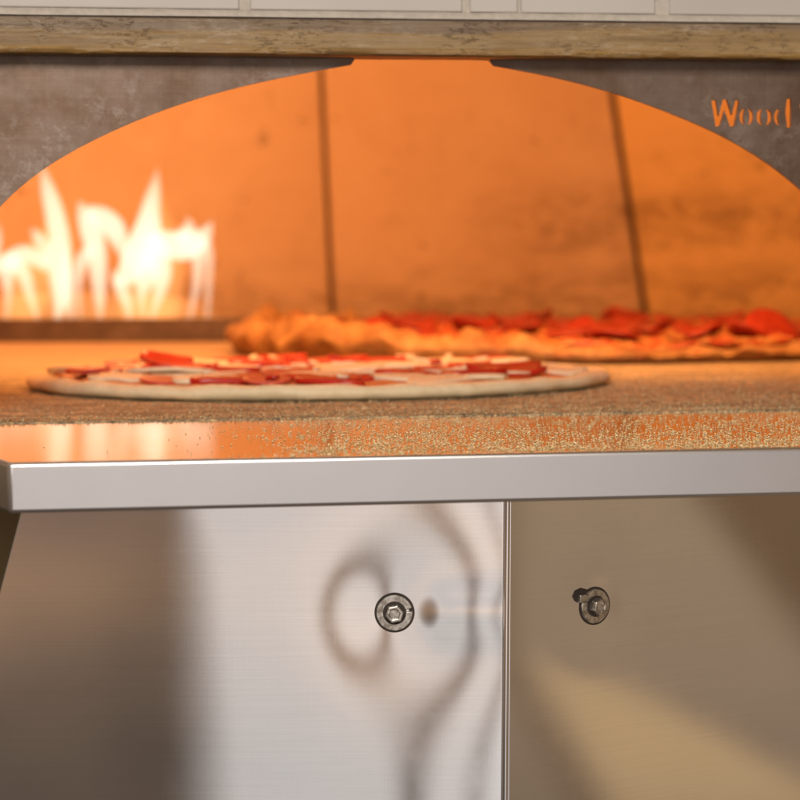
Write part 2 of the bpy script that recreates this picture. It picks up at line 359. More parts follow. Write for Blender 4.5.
# arch plate with the cut-out lettering
def plate_parts():
    arch_px = [(-62, 420), (-60, 320), (-46, 268), (-24, 230), (0, 205), (22, 184), (45, 165.5), (75, 149.5), (100, 136.5), (120, 127.5), (150, 114.5), (180, 103.5),
               (210, 94.5), (240, 86.5), (270, 79.8), (300, 74), (325, 69.3), (351, 64.8), (355, 59), (357, 50),
               (487, 50), (489, 60), (494, 66), (512, 69), (535, 73), (560, 78.5), (586, 84.5), (612, 92), (640, 101.2), (669, 112.3), (690, 121), (706, 128),
               (723, 136), (740, 145), (760, 157.5), (777, 169), (800, 187), (825, 211), (848, 240), (866, 275), (876, 320), (878, 420)]
    i0 = arch_px.index((351, 64.8)); i1 = arch_px.index((494, 66))
    def smooth_run(run):
        out = []; Q = [run[0]] + run + [run[-1]]
        for i in range(1, len(Q) - 2):
            for k in range(5):
                t_ = k / 5; a, b_, c_, d_ = (np.array(q, float) for q in Q[i - 1:i + 3])
                out.append(tuple(0.5 * (2 * b_ + (c_ - a) * t_ + (2 * a - 5 * b_ + 4 * c_ - d_) * t_ ** 2 + (3 * b_ - a - 3 * c_ + d_) * t_ ** 3)))
        return out + [tuple(run[-1])]
    def even(run):                                   # relax the hand-read points before interpolating
        run = [np.array(q, float) for q in run]
        for _ in range(2): run = [run[0]] + [(run[i - 1] + 2 * run[i] + run[i + 1]) / 4 for i in range(1, len(run) - 1)] + [run[-1]]
        return [tuple(q) for q in run]
    arch_px = smooth_run(even(arch_px[:i0 + 1])) + arch_px[i0 + 1:i1] + smooth_run(even(arch_px[i1:]))
    P = [on_y(x, y, YP) for x, y in arch_px]
    inner = [(p.x, p.z) for p in P]
    inner[0] = (inner[0][0], 0.004); inner[-1] = (inner[-1][0], 0.004)
    outer = [(0.52, 0.004), (0.52, 0.30), (-0.45, 0.30), (-0.45, 0.004)]
    cu = bpy.data.curves.new('arch_plate', 'CURVE'); cu.dimensions = '2D'; cu.fill_mode = 'BOTH'; cu.extrude = 0.0015
    def spl(pts):
        s = cu.splines.new('POLY'); s.points.add(len(pts) - 1)
        for i, p in enumerate(pts): s.points[i].co = (p[0], p[1], 0, 1)
        s.use_cyclic_u = True
    spl(inner + outer)
    # stencil strokes given as closed outlines in picture units
    L = []
    def stroke(pts, wd):
        left, right = [], []
        for i, p in enumerate(pts):
            a = Vector(pts[max(0, i - 1)]); c = Vector(pts[min(len(pts) - 1, i + 1)]); d = (c - a).normalized(); n = Vector((-d.y, d.x))
            ww = wd[i] if isinstance(wd, (list, tuple)) else wd
            left.append(Vector(p) + n * ww / 2); right.append(Vector(p) - n * ww / 2)
        L.append([tuple(q) for q in left + right[::-1]])
    # W
    L.append([(711.4, 101), (716.2, 100.0), (718.8, 116.0), (722.8, 99.6), (727.0, 99.2), (732.0, 115.0), (735.2, 100.6), (739.6, 100.6), (734.4, 126.0), (730.0, 126.4), (724.6, 110.5), (720.0, 126.0), (715.6, 126.6)])
    for cx, cy, rx, ry, th in ((746.6, 116.6, 5.6, 8.6, 3.9), (764.4, 117.0, 6.2, 8.6, 4.2)):
        for s in (-1, 1):
            stroke([(cx + s * rx * math.cos(a) * 0.9, cy - ry * math.sin(a)) for a in np.linspace(-1.15, 1.15, 7)], [1.4, 2.6, th, th, th, 2.6, 1.4])
    # d
    cx, cy = 781.4, 117.3
    stroke([(cx - 5.4 * math.cos(a), cy - 8.2 * math.sin(a)) for a in np.linspace(-1.15, 1.25, 8)], [1.6, 3.0, 4.0, 4.0, 4.0, 3.4, 2.8, 1.6])
    L.append([(785.3, 112.5), (786.8, 99.6), (791.0, 98.4), (791.2, 110), (791.0, 127.0), (787.2, 128), (786.4, 121)])
    # upper and lower curl of the next capital letter at the picture's edge
    stroke([(811.5, 103), (808.5, 100.6), (804.1, 101.8), (801.7, 105.8), (803.1, 110.5), (807, 113.5)], [2, 3.2, 3.8, 3.8, 3.6, 2.4])
    stroke([(806.5, 115.5), (810.5, 118.5), (811.5, 122), (808.5, 125.6), (803.5, 126), (801, 123.5)], [2.4, 3.6, 3.8, 3.8, 3.2, 2])
    for poly in L:
        q = [on_y(x, y, YP) for x, y in poly]; spl([(p.x, p.z) for p in q])
    tmp = bpy.data.objects.new('tmp', cu); COL.objects.link(tmp)
    dg = bpy.context.evaluated_depsgraph_get()
    me = bpy.data.meshes.new_from_object(tmp.evaluated_get(dg)); bpy.data.objects.remove(tmp)
    me.materials.clear(); me.name = 'arch_plate'
    o = link('arch_plate', me, plate_m, oven)
    o.matrix_local = Matrix(((1, 0, 0, 0), (0, 0, -1, YP + 0.0015), (0, 1, 0, 0), (0, 0, 0, 1)))
    o['label'] = 'scoured brown steel arch plate with stencil cut letters at its right'
    return o
plate_parts()

# hearth slab, landing shelf
bm = bmesh.new(); box(bm, -0.95, 1.6, 0.2515, 2.7, -0.05, 0.0008); bm_obj('hearth', bm, hearth_m, oven, bevel=0.001)
fl = on_y(8, 464, 0)
bm = bmesh.new()
prism(bm, [(fl.x, 0.0), (0.42, 0.0), (0.50, 0.25), (fl.x - 0.075, 0.25)], -0.0262, 0.0)
shelf = bm_obj('landing_shelf', bm, None, oven, bevel=0.0021, seg=3)
shelf.data.materials.append(steel_apron); shelf.data.materials.append(steel_shelf)
for p in shelf.data.polygons:
    if p.normal.z > 0.9: p.material_index = 1
shelf['label'] = 'stainless landing shelf with a folded grey front edge'

# chamber walls: leaning refractory slabs with open joints between them
b1, t1 = on_z(333.5, 321), on_y(321.5, 62, 1.99)
b2 = on_y(646, 318, 2.06); t2 = on_y(611.5, 88, 2.0)
b2.z = 0
def up_to(b, tt, z=0.52):
    b = Vector(b); b.z = 0; k = z / tt.z; return b + (tt - b) * k
k1, k2 = up_to(b1, t1), up_to(b2, t2)
base_pts = [(-0.80, 0.60, 0), (-0.78, 1.35, 0), (-0.36, 1.93, 0), (b1.x, b1.y, 0), (b2.x, b2.y, 0), (1.12, 1.80, 0), (1.42, 1.30, 0), (1.42, 0.60, 0)]
top_pts = [(-0.72, 0.62, .52), (-0.70, 1.30, .52), (-0.34, 1.84, .52), tuple(k1), tuple(k2), (1.02, 1.70, .52), (1.34, 1.25, .52), (1.34, 0.62, .52)]
for i in range(len(base_pts) - 1):
    A, B, C, D = (Vector(q) for q in (base_pts[i], base_pts[i + 1], top_pts[i + 1], top_pts[i]))
    e = (B - A).normalized(); g = 0.0032
    n = Vector((-e.y, e.x, 0))
    A2, B2 = A + e * g, B - e * g; e2 = (C - D).normalized(); C2, D2 = C - e2 * g, D + e2 * g
    n = Vector((e.y, -e.x, 0)) * -1
    bm = bmesh.new(); vs = []
    for off in (0, 0.05):
        vs.append([bm.verts.new(p + n * off) for p in (A2, B2, C2, D2)])
    a, c = vs
    bm.faces.new(a); bm.faces.new(c[::-1])
    for q in range(4): bm.faces.new((a[q], c[q], c[(q + 1) % 4], a[(q + 1) % 4]))
    bm_obj('wall_slab', bm, refr_y if i == 4 else refr_m, oven, bevel=0.004, seg=3)
bm = bmesh.new()
for i in range(len(base_pts) - 1):
    A, B = Vector(base_pts[i]), Vector(base_pts[i + 1]); e = (B - A).normalized(); n = Vector((-e.y, e.x, 0)) * 0.030
    C, D = Vector(top_pts[i + 1]) + n, Vector(top_pts[i]) + n
    vs = [bm.verts.new(p) for p in (A + n - e * .03, B + n + e * .03, C + e * .03, D - e * .03)]; bm.faces.new(vs)
bm_obj('casing', bm, gap_m, oven)
bm = bmesh.new(); box(bm, -0.95, 1.6, 0.335, 2.3, 0.525, 0.56); bm_obj('ceiling_slab', bm, refr_m, oven)
bm = bmesh.new()
prism(bm, [(-0.455, 0.262), (-0.455, 0.30), (-0.80, 0.60), (-0.95, 0.60), (-0.95, 0.262)], 0.002, 0.5)
bm_obj('front_wall', bm, refr_m, oven)
bm = bmesh.new()
prism(bm, [(0.525, 0.262), (0.525, 0.30), (1.42, 0.60), (1.6, 0.60), (1.6, 0.262)], 0.002, 0.5)
bm_obj('front_wall', bm, refr_m, oven)
bm = bmesh.new(); box(bm, -0.95, 1.6, 0.332, 0.36, 0.40, 0.52); bm_obj('front_wall', bm, refr_m, oven)

# steel curb in front of the burner
ca, cb = on_z(-120, 343.5), on_z(300, 342.3)
hz = on_y(100, 318.5, ca.lerp(cb, .5).y).z
bm = bmesh.new(); d = (cb - ca).normalized(); n = Vector((-d.y, d.x, 0))
prism(bm, [tuple((ca)[:2]), tuple(cb[:2]), tuple((cb + n * .006)[:2]), tuple((ca + n * .006)[:2])], 0.001, hz)
bm_obj('burner_guard', bm, curb_m, oven, bevel=0.0012)
bm = bmesh.new()
q0, q1 = ca + n * .10, cb + n * .10 - d * 0.03
prism(bm, [tuple(q0[:2]), tuple(q1[:2]), tuple((q1 + n * .16)[:2]), tuple((q0 + n * .16)[:2])], 0.001, hz * 0.6)
bm_obj('burner_trough', bm, curb_m, oven, bevel=0.002)

# ------------------------------------------------------------------ ledge and tiled wall
zb, zt = 0.2279, 0.2522
bm = bmesh.new()
prof = [(0.250, zt - 0.001), (0.2415, zt - 0.0004), (0.2402, zt - 0.0022), (0.2400, zt - 0.0100), (0.2392, zt - 0.0112), (0.2388, zb + 0.0058), (0.2380, zb + 0.0046),
        (0.2372, zb + 0.0030), (0.2374, zb + 0.0014), (0.2390, zb + 0.0002), (0.2420, zb), (0.262, zb), (0.262, zt - 0.001)]
xs = np.linspace(-0.47, 0.54, 260); rings = []
for xx in xs:
    rg = []
    for (yy, zz) in prof:
        j = 0.0005 * noise.noise((xx * 22, yy * 900, zz * 300)) + 0.0004 * noise.noise((xx * 90, 3, zz * 500))
        if 0.09 < xx < 0.11: j -= 0.0006 * math.sin((xx - .09) / .02 * math.pi)
        rg.append(bm.verts.new((xx, yy + j, zz + (0.4 * j if zz < zt - .003 else 0.3 * j))))
    rings.append(rg)
m_ = len(prof)
for i in range(len(rings) - 1):
    for k in range(m_): bm.faces.new((rings[i][k], rings[i + 1][k], rings[i + 1][(k + 1) % m_], rings[i][(k + 1) % m_]))
bm.faces.new(rings[0]); bm.faces.new(rings[-1][::-1])
led = bm_obj('ledge', bm, rail_m, None, smooth=True)
led['label'] = 'grimy ochre brown ledge strip between the cream tiles and the oven arch'; led['category'] = 'ledge'
led.data.set_sharp_from_angle(angle=R(40))

wall = thing('tiled_wall', 'strip of glazed cream wall tiles above the grimy ledge', 'wall', (0, 0.26, 0.25))
YT = 0.249
tx = [on_y(x, 5, YT).x for x in (-330, 30 - 4, 35, 239.5, 250, 462, 471, 518, 522, 656, 669, 880, 889, 1100)]
tx = [on_y(x, 5, YT).x for x in (-180, 28, 33, 239.5, 250, 462.5, 470, 518, 521, 655.5, 669.5, 868, 876, 1080)][0:14]
tx[1], tx[2] = on_y(-40, 5, YT).x, on_y(-33, 5, YT).x
zt0 = on_y(400, 11.5, YT).z
bm = bmesh.new(); box(bm, -0.7, 0.8, YT + 0.0015, 0.30, zt - 0.0008, 0.42)
g = bm_obj('grout', bm, grout_m, wall); g.matrix_parent_inverse = wall.matrix_world.inverted()
for i in range(0, 14, 2):
    for r in range(2):
        bm = bmesh.new(); z0 = zt0 + r * 0.079
        box(bm, tx[i], tx[i + 1], YT, YT + 0.008, z0, z0 + 0.076)
        o = bm_obj('tile', bm, tile_m, wall, bevel=0.0011, seg=3); o.matrix_parent_inverse = wall.matrix_world.inverted()
bm = bmesh.new()
cz = [(YT - 0.004, zt - 0.0006), (YT + 0.002, zt - 0.0006), (YT + 0.002, zt0 - 0.0002), (YT - 0.0005, zt0 - 0.0002), (YT - 0.003, zt + 0.0010)]
xs = np.linspace(-0.47, 0.6, 180); prev = None
for xx in xs:
    j = 0.0003 * noise.noise((xx * 40, 1, 2))
    cur = [bm.verts.new((xx, y + j, z + (j if z > zt + 0.0005 else 0))) for y, z in cz]
    if prev:
        for k in range(5): bm.faces.new((prev[k], cur[k], cur[(k + 1) % 5], prev[(k + 1) % 5]))
    prev = cur
o = bm_obj('caulk', bm, grout_m, wall, smooth=True); o.matrix_parent_inverse = wall.matrix_world.inverted()

# ------------------------------------------------------------------ base panels under the shelf (dented sheet steel)
B1 = left_panel_point(394.5, 613)
RN_AZ = R(23.2)
RIGHT_N = Vector((math.sin(RN_AZ), -math.cos(RN_AZ), 0)); R_E = Vector((math.cos(RN_AZ), math.sin(RN_AZ), 0))
def right_panel_point(px, py):
    d = ray(px, py); return CAM + d * ((SEAM_TOP - CAM).dot(RIGHT_N) / d.dot(RIGHT_N))
B2 = right_panel_point(595, 606)
L_E = pane_side
def sheet(name, origin, e, n, u0, u1, z0, z1, dents, crease=None, nu=260, nz=230):
    us = np.linspace(0, 1, nu); zs = np.linspace(z0, z1, nz)
    U, Z = np.meshgrid(us, zs)
    a0 = u0(Z); a1 = u1(Z)
    X = a0 + (a1 - a0) * U
    H = np.zeros_like(X)
    for (uc, zc, s, depth, sx, sz) in dents:
        r2 = ((X - uc) / (s * sx)) ** 2 + ((Z - zc) / (s * sz)) ** 2
        H -= depth * np.exp(-r2 / 2)
    if crease:
        xc, zc, wx, wz, c_ = crease
        H += c_ * 0.5 * (1 + np.tanh((X - xc) / wx)) * np.exp(-((Z - zc) / wz) ** 2 / 2) * np.exp(-np.maximum(X - xc, 0) ** 2 / 2 / (5.8 * wx) ** 2)
        xq = X - lu(left_panel_point(228, 520)); H -= 0.010 * xq * np.exp(-(xq / (55 * MM)) ** 2 / 2) * np.exp(-np.maximum(left_panel_point(228, 512).z - Z, 0) / (38 * MM))
    rs = np.random.default_rng(5)
    for k in range(9):
        fx, fz, ph = rs.uniform(6, 26), rs.uniform(6, 26), rs.uniform(0, 6.28)
        H += 0.00002 * np.sin(fx * X + fz * Z + ph)
    V = np.stack([origin.x + e.x * X + n.x * H, origin.y + e.y * X + n.y * H, Z], -1).reshape(-1, 3)
    idx = np.arange(nu * nz).reshape(nz, nu)
    Fc = np.stack([idx[:-1, :-1], idx[:-1, 1:], idx[1:, 1:], idx[1:, :-1]], -1).reshape(-1, 4)
    me = np_mesh(name, V, Fc)
    o = link(name, me, steel_panel, oven)
    s = o.modifiers.new('thickness', 'SOLIDIFY'); s.thickness = 0.0012; s.offset = -1
    return o
O = Vector((SEAM_TOP.x, SEAM_TOP.y, 0))
def lu(p): return (p - O).dot(L_E)
def ru(p): return (p - O).dot(R_E)
st, sb = SEAM_TOP, SEAM_BOT
def seam_u(Z):
    k = (Z - st.z) / (sb.z - st.z); return (lu(st) + (lu(sb) - lu(st)) * k)
wa, wb = left_panel_point(20, 513), left_panel_point(-14, 640)
def wing_u(Z):
    k = (Z - wa.z) / (wb.z - wa.z); return lu(wa) + (lu(wb) - lu(wa)) * k
ZTOP, ZBOT = -0.020, -0.27
bu, bz = lu(B1), B1.z
MM = (B1 - CAM).dot(fwd) / F
dents1 = [(bu, bz, 28 * MM, 0.00026, 1.0, 1.05), (bu, bz, 60 * MM, 0.00142, 1.0, 1.15)]
pl = sheet('base_panel', O, L_E, LEFT_N, wing_u, lambda Z: seam_u(Z) - 0.0016, ZBOT, ZTOP, dents1, crease=(bu + 35 * MM, bz, 18 * MM, 19 * MM, 0.00112))
pl['label'] = 'brushed steel base panel facing the viewer, bright with a dimple round its bolt'
cu_, cz_ = ru(B2), B2.z
dents2 = [(cu_, cz_, 0.016, 0.0005, 1.0, 1.0), (cu_, cz_, 0.045, 0.00015, 1.0, 1.0)]
pr = sheet('base_panel', O, R_E, RIGHT_N, lambda Z: (seam_u(Z) + 0.0016), lambda Z: 0 * Z + 0.34, ZBOT, ZTOP, dents2)
pr['label'] = 'brushed steel base panel turned away to the right, reflecting brown'
# folded seam bead between the two
bm = bmesh.new(); N = 14
for (off, rad) in ((0.0, 0.0017),):
    prev = None
    for k in range(2):
        z = (ZTOP, ZBOT)[k]; uu = float(seam_u(np.float64(z))); c = O + L_E * uu
        cur = [bm.verts.new((c.x + rad * math.cos(a), c.y + 0.0006 + rad * math.sin(a), z)) for a in np.linspace(0, 2 * math.pi, N, endpoint=False)]
        if prev:
            for q in range(N): bm.faces.new((prev[q], cur[q], cur[(q + 1) % N], prev[(q + 1) % N]))
        prev = cur
bm_obj('seam_bead', bm, steel_panel, oven, smooth=True)
# side panel that meets the left one along a leaning edge
bm = bmesh.new()
wu = lambda z: O + L_E * float(wing_u(np.float64(z)))
p0, p1 = wu(ZTOP), wu(ZBOT); p0.z = ZTOP; p1.z = ZBOT
bk = Vector((-0.16, 0.10, 0))
vs = [bm.verts.new(p) for p in (p0, p1, p1 + bk, p0 + bk)]; bm.faces.new(vs)
side_m = brushed('dull_side_steel', (0.20, 0.155, 0.09), 0.4, 0.02)
o = bm_obj('side_panel', bm, side_m, oven); s = o.modifiers.new('t', 'SOLIDIFY'); s.thickness = 0.001
bm = bmesh.new()
box(bm, -0.62, -0.262, 0.2600, 0.2618, -0.30, 0.0); bm_obj('side_panel', bm, side_m, oven)

# bolts
def bolt(P, n, e, hexr, washr, split, head_rot, hole=None):
    root = bpy.data.objects.new('bolt', None); COL.objects.link(root); root.parent = oven; root.empty_display_size = .01
    z = Vector((0, 0, 1)); rot = Matrix((e, z, n)).transposed()     # local x = along, y = up, z = outwards
    root.matrix_local = Matrix.Translation(P) @ rot.to_4x4()
    def ring(name, r0, r1, h0, h1, mat, gap=0.0, gap_at=0.0, bev=0.0004, seg=64, cone=0.0):
        bm = bmesh.new(); A = np.linspace(gap_at + gap, gap_at + 2 * math.pi - gap, seg + 1) if gap else np.linspace(0, 2 * math.pi, seg, endpoint=False)
        rows = [[bm.verts.new((r * math.cos(a), r * math.sin(a), h)) for (r, h) in ((r0, h0), (r1, h0), (r1, h1), (r0, h1 + cone))] for a in A]
        m = len(rows); last = m - 1 if gap else m
        for i in range(last):
            j = (i + 1) % m
            for k in range(4): bm.faces.new((rows[i][k], rows[j][k], rows[j][(k + 1) % 4], rows[i][(k + 1) % 4]))
        if gap: bm.faces.new(rows[0]); bm.faces.new(rows[-1][::-1])
        return bm_obj(name, bm, mat, root, bevel=bev)
    ring('hole', washr * .80, washr * 1.10, -0.0032, -0.0002, shade_m, bev=0)  # dark ring put in for the shaded gap round the washer
    ring('washer', hexr * 0.9, washr, -0.0008, 0.0010, bolt_m, gap=(0.075 if split else 0.0), gap_at=split or 0, bev=0.0007)
    ring('washer_shadow_ring', hexr * .9, hexr * 1.22, 0.0010, 0.00125, shade_m, bev=0)
    if hole:
        bm = bmesh.new(); hx, hy = hole
        prism(bm, [(hx + .0062 * math.cos(a), hy + .0010 + .0044 * math.sin(a)) for a in np.linspace(0, 6.28, 9)[:-1]], -0.0018, 0.0001)
        bm_obj('slot', bm, shade_m, root)
        bm = bmesh.new(); box(bm, hx - .0022, hx + .0040, hy - .0034, hy + .0016, -0.0006, 0.0022); bm_obj('clip', bm, bolt_m, root, bevel=0.0006)
    bm = bmesh.new()
    hh = 0.0058
    rows = []
    for (r, h) in ((hexr, 0.0010), (hexr, hh), (hexr * .90, hh + .0005), (hexr * .62, hh + .0005), (hexr * .56, hh + .0001), (0.0, hh + .0001)):
        if r == 0: rows.append([bm.verts.new((0, 0, h))]); continue
        rows.append([bm.verts.new((r * math.cos(head_rot + k * math.pi / 3), r * math.sin(head_rot + k * math.pi / 3), h)) for k in range(6)])
    for i in range(len(rows) - 2):
        for k in range(6): bm.faces.new((rows[i][k], rows[i][(k + 1) % 6], rows[i + 1][(k + 1) % 6], rows[i + 1][k]))
    for k in range(6): bm.faces.new((rows[-2][k], rows[-2][(k + 1) % 6], rows[-1][0]))
    bm_obj('hex_head', bm, bolt_m, root, bevel=0.0003)
    # three raised grade marks
    for k in range(3):
        a = head_rot + 0.4 + k * 2.094; bm = bmesh.new()
        c, s = math.cos(a), math.sin(a)
        pts = [(r * c - w * s, r * s + w * c) for r, w in ((hexr * .15, -.0003), (hexr * .52, -.0003), (hexr * .52, .0003), (hexr * .15, .0003))]
        prism(bm, pts, hh, hh + .0006); bm_obj('grade_mark', bm, bolt_m, root)
    return root
px_m = (B1 - CAM).dot(fwd) / F
P1 = B1 - LEFT_N * 0.0009; P2 = B2 - RIGHT_N * 0.0001
b_1 = bolt(P1, LEFT_N, L_E, 9.6 * px_m, 18.3 * px_m, 0.18, 0.2)
b_1['label'] = 'bolt seen square on with a split lock washer'
b_2 = bolt(P2, RIGHT_N, R_E, 9.0 * px_m, 18.0 * px_m, None, 0.35, hole=(-0.0100, 0.0062))
b_2['label'] = 'bolt seen from its left with a plain washer and slot showing behind'

# ------------------------------------------------------------------ food materials
def food(name, stops, scale, rough=0.55, bumpd=0.001, detail=5, dist=0.5, sss=0.0, extra=None):
    m, t, b, geo = material(name, stops[0][1], rough)
    n = t.noise(geo, scale, detail, 0.7, dist)
    c = t.ramp(n, stops)
    if extra: c = extra(t, c, geo)
    t.link(c, b.inputs['Base Color'])
    t.link(t.bump(t.noise(geo, scale * 3, 4, 0.7), 0.6, bumpd), b.inputs['Normal'])
    if sss:
        b.inputs['Subsurface Weight'].default_value = sss; b.inputs['Subsurface Radius'].default_value = (0.006, 0.004, 0.002); b.inputs['Subsurface Scale'].default_value = 1.0
    return m
raw_dough = food('raw_dough', [(0.3, (0.68, 0.56, 0.35)), (0.7, (0.84, 0.73, 0.50))], 60, 0.6, 0.0006)
sauce_m = food('tomato_sauce', [(0.32, (0.50, 0.10, 0.03)), (0.52, (0.62, 0.22, 0.08)), (0.7, (0.66, 0.32, 0.15))], 95, 0.35, 0.0012)
red_m = food('red_pepper', [(0.3, (0.36, 0.012, 0.008)), (0.7, (0.56, 0.028, 0.014))], 70, 0.22, 0.0004)
meat_m = food('cured_meat', [(0.3, (0.46, 0.055, 0.03)), (0.55, (0.58, 0.10, 0.06)), (0.75, (0.66, 0.22, 0.14))], 150, 0.3, 0.0004)
cheese_m = food('pale_cheese', [(0.3, (0.72, 0.57, 0.37)), (0.7, (0.86, 0.74, 0.52))], 80, 0.4, 0.0006, sss=0.0)
def char(t, c, geo):
    f = t.smooth(t.noise(geo, 40, 6, 0.75, 0.6), 0.50, 0.66)
    c = t.mix(t.math('MULTIPLY', f, 0.8), c, (0.24, 0.045, 0.012))
    return c
crust_m = food('baked_crust', [(0.3, (0.20, 0.085, 0.025)), (0.5, (0.34, 0.17, 0.055)), (0.7, (0.50, 0.30, 0.13))], 26, 0.65, 0.002, extra=char)
def spots(t, c, geo):
    f = t.smooth(t.noise(geo, 55, 5, 0.7, 0.8), 0.42, 0.56)
    return t.mix(t.math('MULTIPLY', f, 0.9), c, (0.36, 0.035, 0.012))
melt_m = food('melted_topping', [(0.3, (0.42, 0.17, 0.05)), (0.55, (0.52, 0.27, 0.09)), (0.75, (0.40, 0.06, 0.015))], 45, 0.35, 0.003, extra=spots)
pep_m = food('pepperoni', [(0.3, (0.20, 0.012, 0.006)), (0.7, (0.36, 0.035, 0.014))], 90, 0.28, 0.0008)

def fbm(x, y, z, o=3):
    return sum(noise.noise((x * 2 ** k, y * 2 ** k, z * 2 ** k)) / 2 ** k for k in range(o))

def disc_body(name, parent, rx, ry, prof, mat, amp=0.0, freq=10, wob=0.012, seed=0.0, seg=240, lump=None):
    """closed lathe-like body: prof = [(radius fraction, height)] from the bottom centre round the rim to the top centre"""
    V, Fc = [], []
    m = len(prof)
    for i in range(seg):
        a = 2 * math.pi * i / seg; ca, sa = math.cos(a), math.sin(a)
        wb = 1 + wob * fbm(ca * 1.7 + seed, sa * 1.7, 0, 3)
        for (r, h) in prof:
            x, y = rx * r * wb * ca, ry * r * wb * sa
            j = amp * fbm(x * freq + seed, y * freq, h * freq * 2, 3) if h > 0.001 else 0
            if lump and h > 0.001: j += lump(a, r, h, x, y)
            V.append((x, y, max(0.0, h + j)))
    for i in range(seg):
        k = (i + 1) % seg
        for q in range(m - 1): Fc.append((i * m + q, k * m + q, k * m + q + 1, i * m + q + 1))
    me = np_mesh(name, V, Fc)
    o = link(name, me, mat, parent)
    return o

def topping(name, parent, mat, outline, th, loc, rz, tilt, bend=0.0, bev=0.0009):
    """a slice: outline polygon, thickness, curled by bend (height per squared metre)"""
    bm = bmesh.new()
    n = len(outline); R1 = [(1.0, 0), (1.02, th * .5), (1.0, th), (0.75, th * 1.06), (0.4, th * 1.04)]
    rows = []
    for (k, h) in [(0.5, 0)] + R1:
        rows.append([bm.verts.new((x * k, y * k, h + bend * ((x * k) ** 2 + 0.3 * (y * k) ** 2) + 0.0006 * noise.noise((x * 80 + loc[0] * 99, y * 80, h * 100)))) for x, y in outline])
    for i in range(len(rows) - 1):
        for q in range(n): bm.faces.new((rows[i][q], rows[i][(q + 1) % n], rows[i + 1][(q + 1) % n], rows[i + 1][q]))
    bm.faces.new(rows[0][::-1]); bm.faces.new(rows[-1])
    o = bm_obj(name, bm, mat, parent, smooth=True)
    o.location = loc; o.rotation_euler = (tilt[0], tilt[1], rz)
    return o
def rounded(lx, ly, n=20, pw=2.6, jit=0.08, half=False):
    out = []; s0 = random.random() * 50; fr = 1.6 if n < 18 or jit < .25 else 2.7
    for i in range(n):
        a = 2 * math.pi * i / n; c, s = math.cos(a), math.sin(a)
        r = (abs(c) ** pw + abs(s) ** pw) ** (-1 / pw) * (1 + jit * noise.noise((c * fr + s0, s * fr, 3)))
        x, y = lx * r * c, ly * r * s
        if half and y < 0: y *= 0.25
        out.append((x, y))
    return out

# ------------------------------------------------------------------ raw pizza, in front
c1 = on_z(321, 386.5)
pz = thing('pizza', 'unbaked thin pizza with red and pale slices lying nearest the shelf edge', 'pizza', (c1.x, c1.y, 0.0012))
RX1, RY1 = 0.2235, 0.188
prof1 = [(0, 0), (0.5, 0), (0.93, 0), (0.975, 0.0008), (0.995, 0.0032), (1.0, 0.0062), (0.993, 0.0090), (0.975, 0.0108), (0.95, 0.0112), (0.925, 0.0100), (0.90, 0.0085), (0.8, 0.0078), (0.4, 0.0080), (0, 0.0080)]
disc_body('dough', pz, RX1, RY1, prof1, raw_dough, 0.0017, 34, 0.03, 2.0)
prof_s = [(0, 0.0070), (0.6, 0.0070), (0.90, 0.0075), (0.915, 0.0088), (0.90, 0.0102), (0.8, 0.0100), (0.7, 0.0102), (0.6, 0.0100), (0.5, 0.0102), (0.4, 0.0101), (0.3, 0.0101), (0.2, 0.0101), (0.1, 0.0101), (0, 0.0101)]
disc_body('sauce', pz, RX1, RY1, prof_s, sauce_m, 0.0034, 60, 0.045, 8.0)
pts = []
tries = 0
while len(pts) < 74 and tries < 6000:
    tries += 1
    a, r = random.uniform(0, 6.283), math.sqrt(random.random()) * 0.84
    x, y = RX1 * r * math.cos(a), RY1 * r * math.sin(a)
    if all((x - p[0]) ** 2 + (y - p[1]) ** 2 > 0.0285 ** 2 for p in pts): pts.append((x, y))
pts.sort(key=lambda p: -p[1])
for i, (x, y) in enumerate(pts):
    k = random.random(); rz = random.uniform(-0.7, 0.7); tl = (random.uniform(-0.08, 0.14), random.uniform(-0.07, 0.07))
    z = 0.0102 + random.uniform(0, 0.0014)
    if k < 0.40:
        topping('cheese_slice', pz, cheese_m, rounded(random.uniform(.018, .030), random.uniform(.012, .018), jit=.45), random.uniform(.0026, .0042), (x, y, z), rz, tl, random.uniform(-3, 0.5))
    elif k < 0.78:
        topping('pepper_slice', pz, red_m, rounded(random.uniform(.017, .028), random.uniform(.008, .013), pw=3.2, jit=.15), random.uniform(.0030, .0046), (x, y, z), rz, tl, random.uniform(-2, 2))
    else:
        topping('meat_slice', pz, meat_m, rounded(random.uniform(.016, .022), random.uniform(.014, .020), pw=2, jit=.1), .0020, (x, y, z + .001), rz, tl, random.uniform(-2, 3))
for k in range(46):
    a, r = random.uniform(0, 6.283), math.sqrt(random.random()) * 0.90
    topping('cheese_shred' if k % 3 else 'pepper_shred', pz, cheese_m if k % 3 else red_m, rounded(random.uniform(.004, .010), random.uniform(.0016, .0036), n=10, jit=.6), random.uniform(.0014, .003),
            (RX1 * r * math.cos(a), RY1 * r * math.sin(a), 0.0128 + random.uniform(0, .0022)), random.uniform(-1.4, 1.4), (random.uniform(-.2, .3), random.uniform(-.25, .25)), 0)
def on_pizza(px, py, Y, root): p = on_y(px, py, Y); return (p.x - root.location.x, Y - root.location.y, p.z - root.location.z)
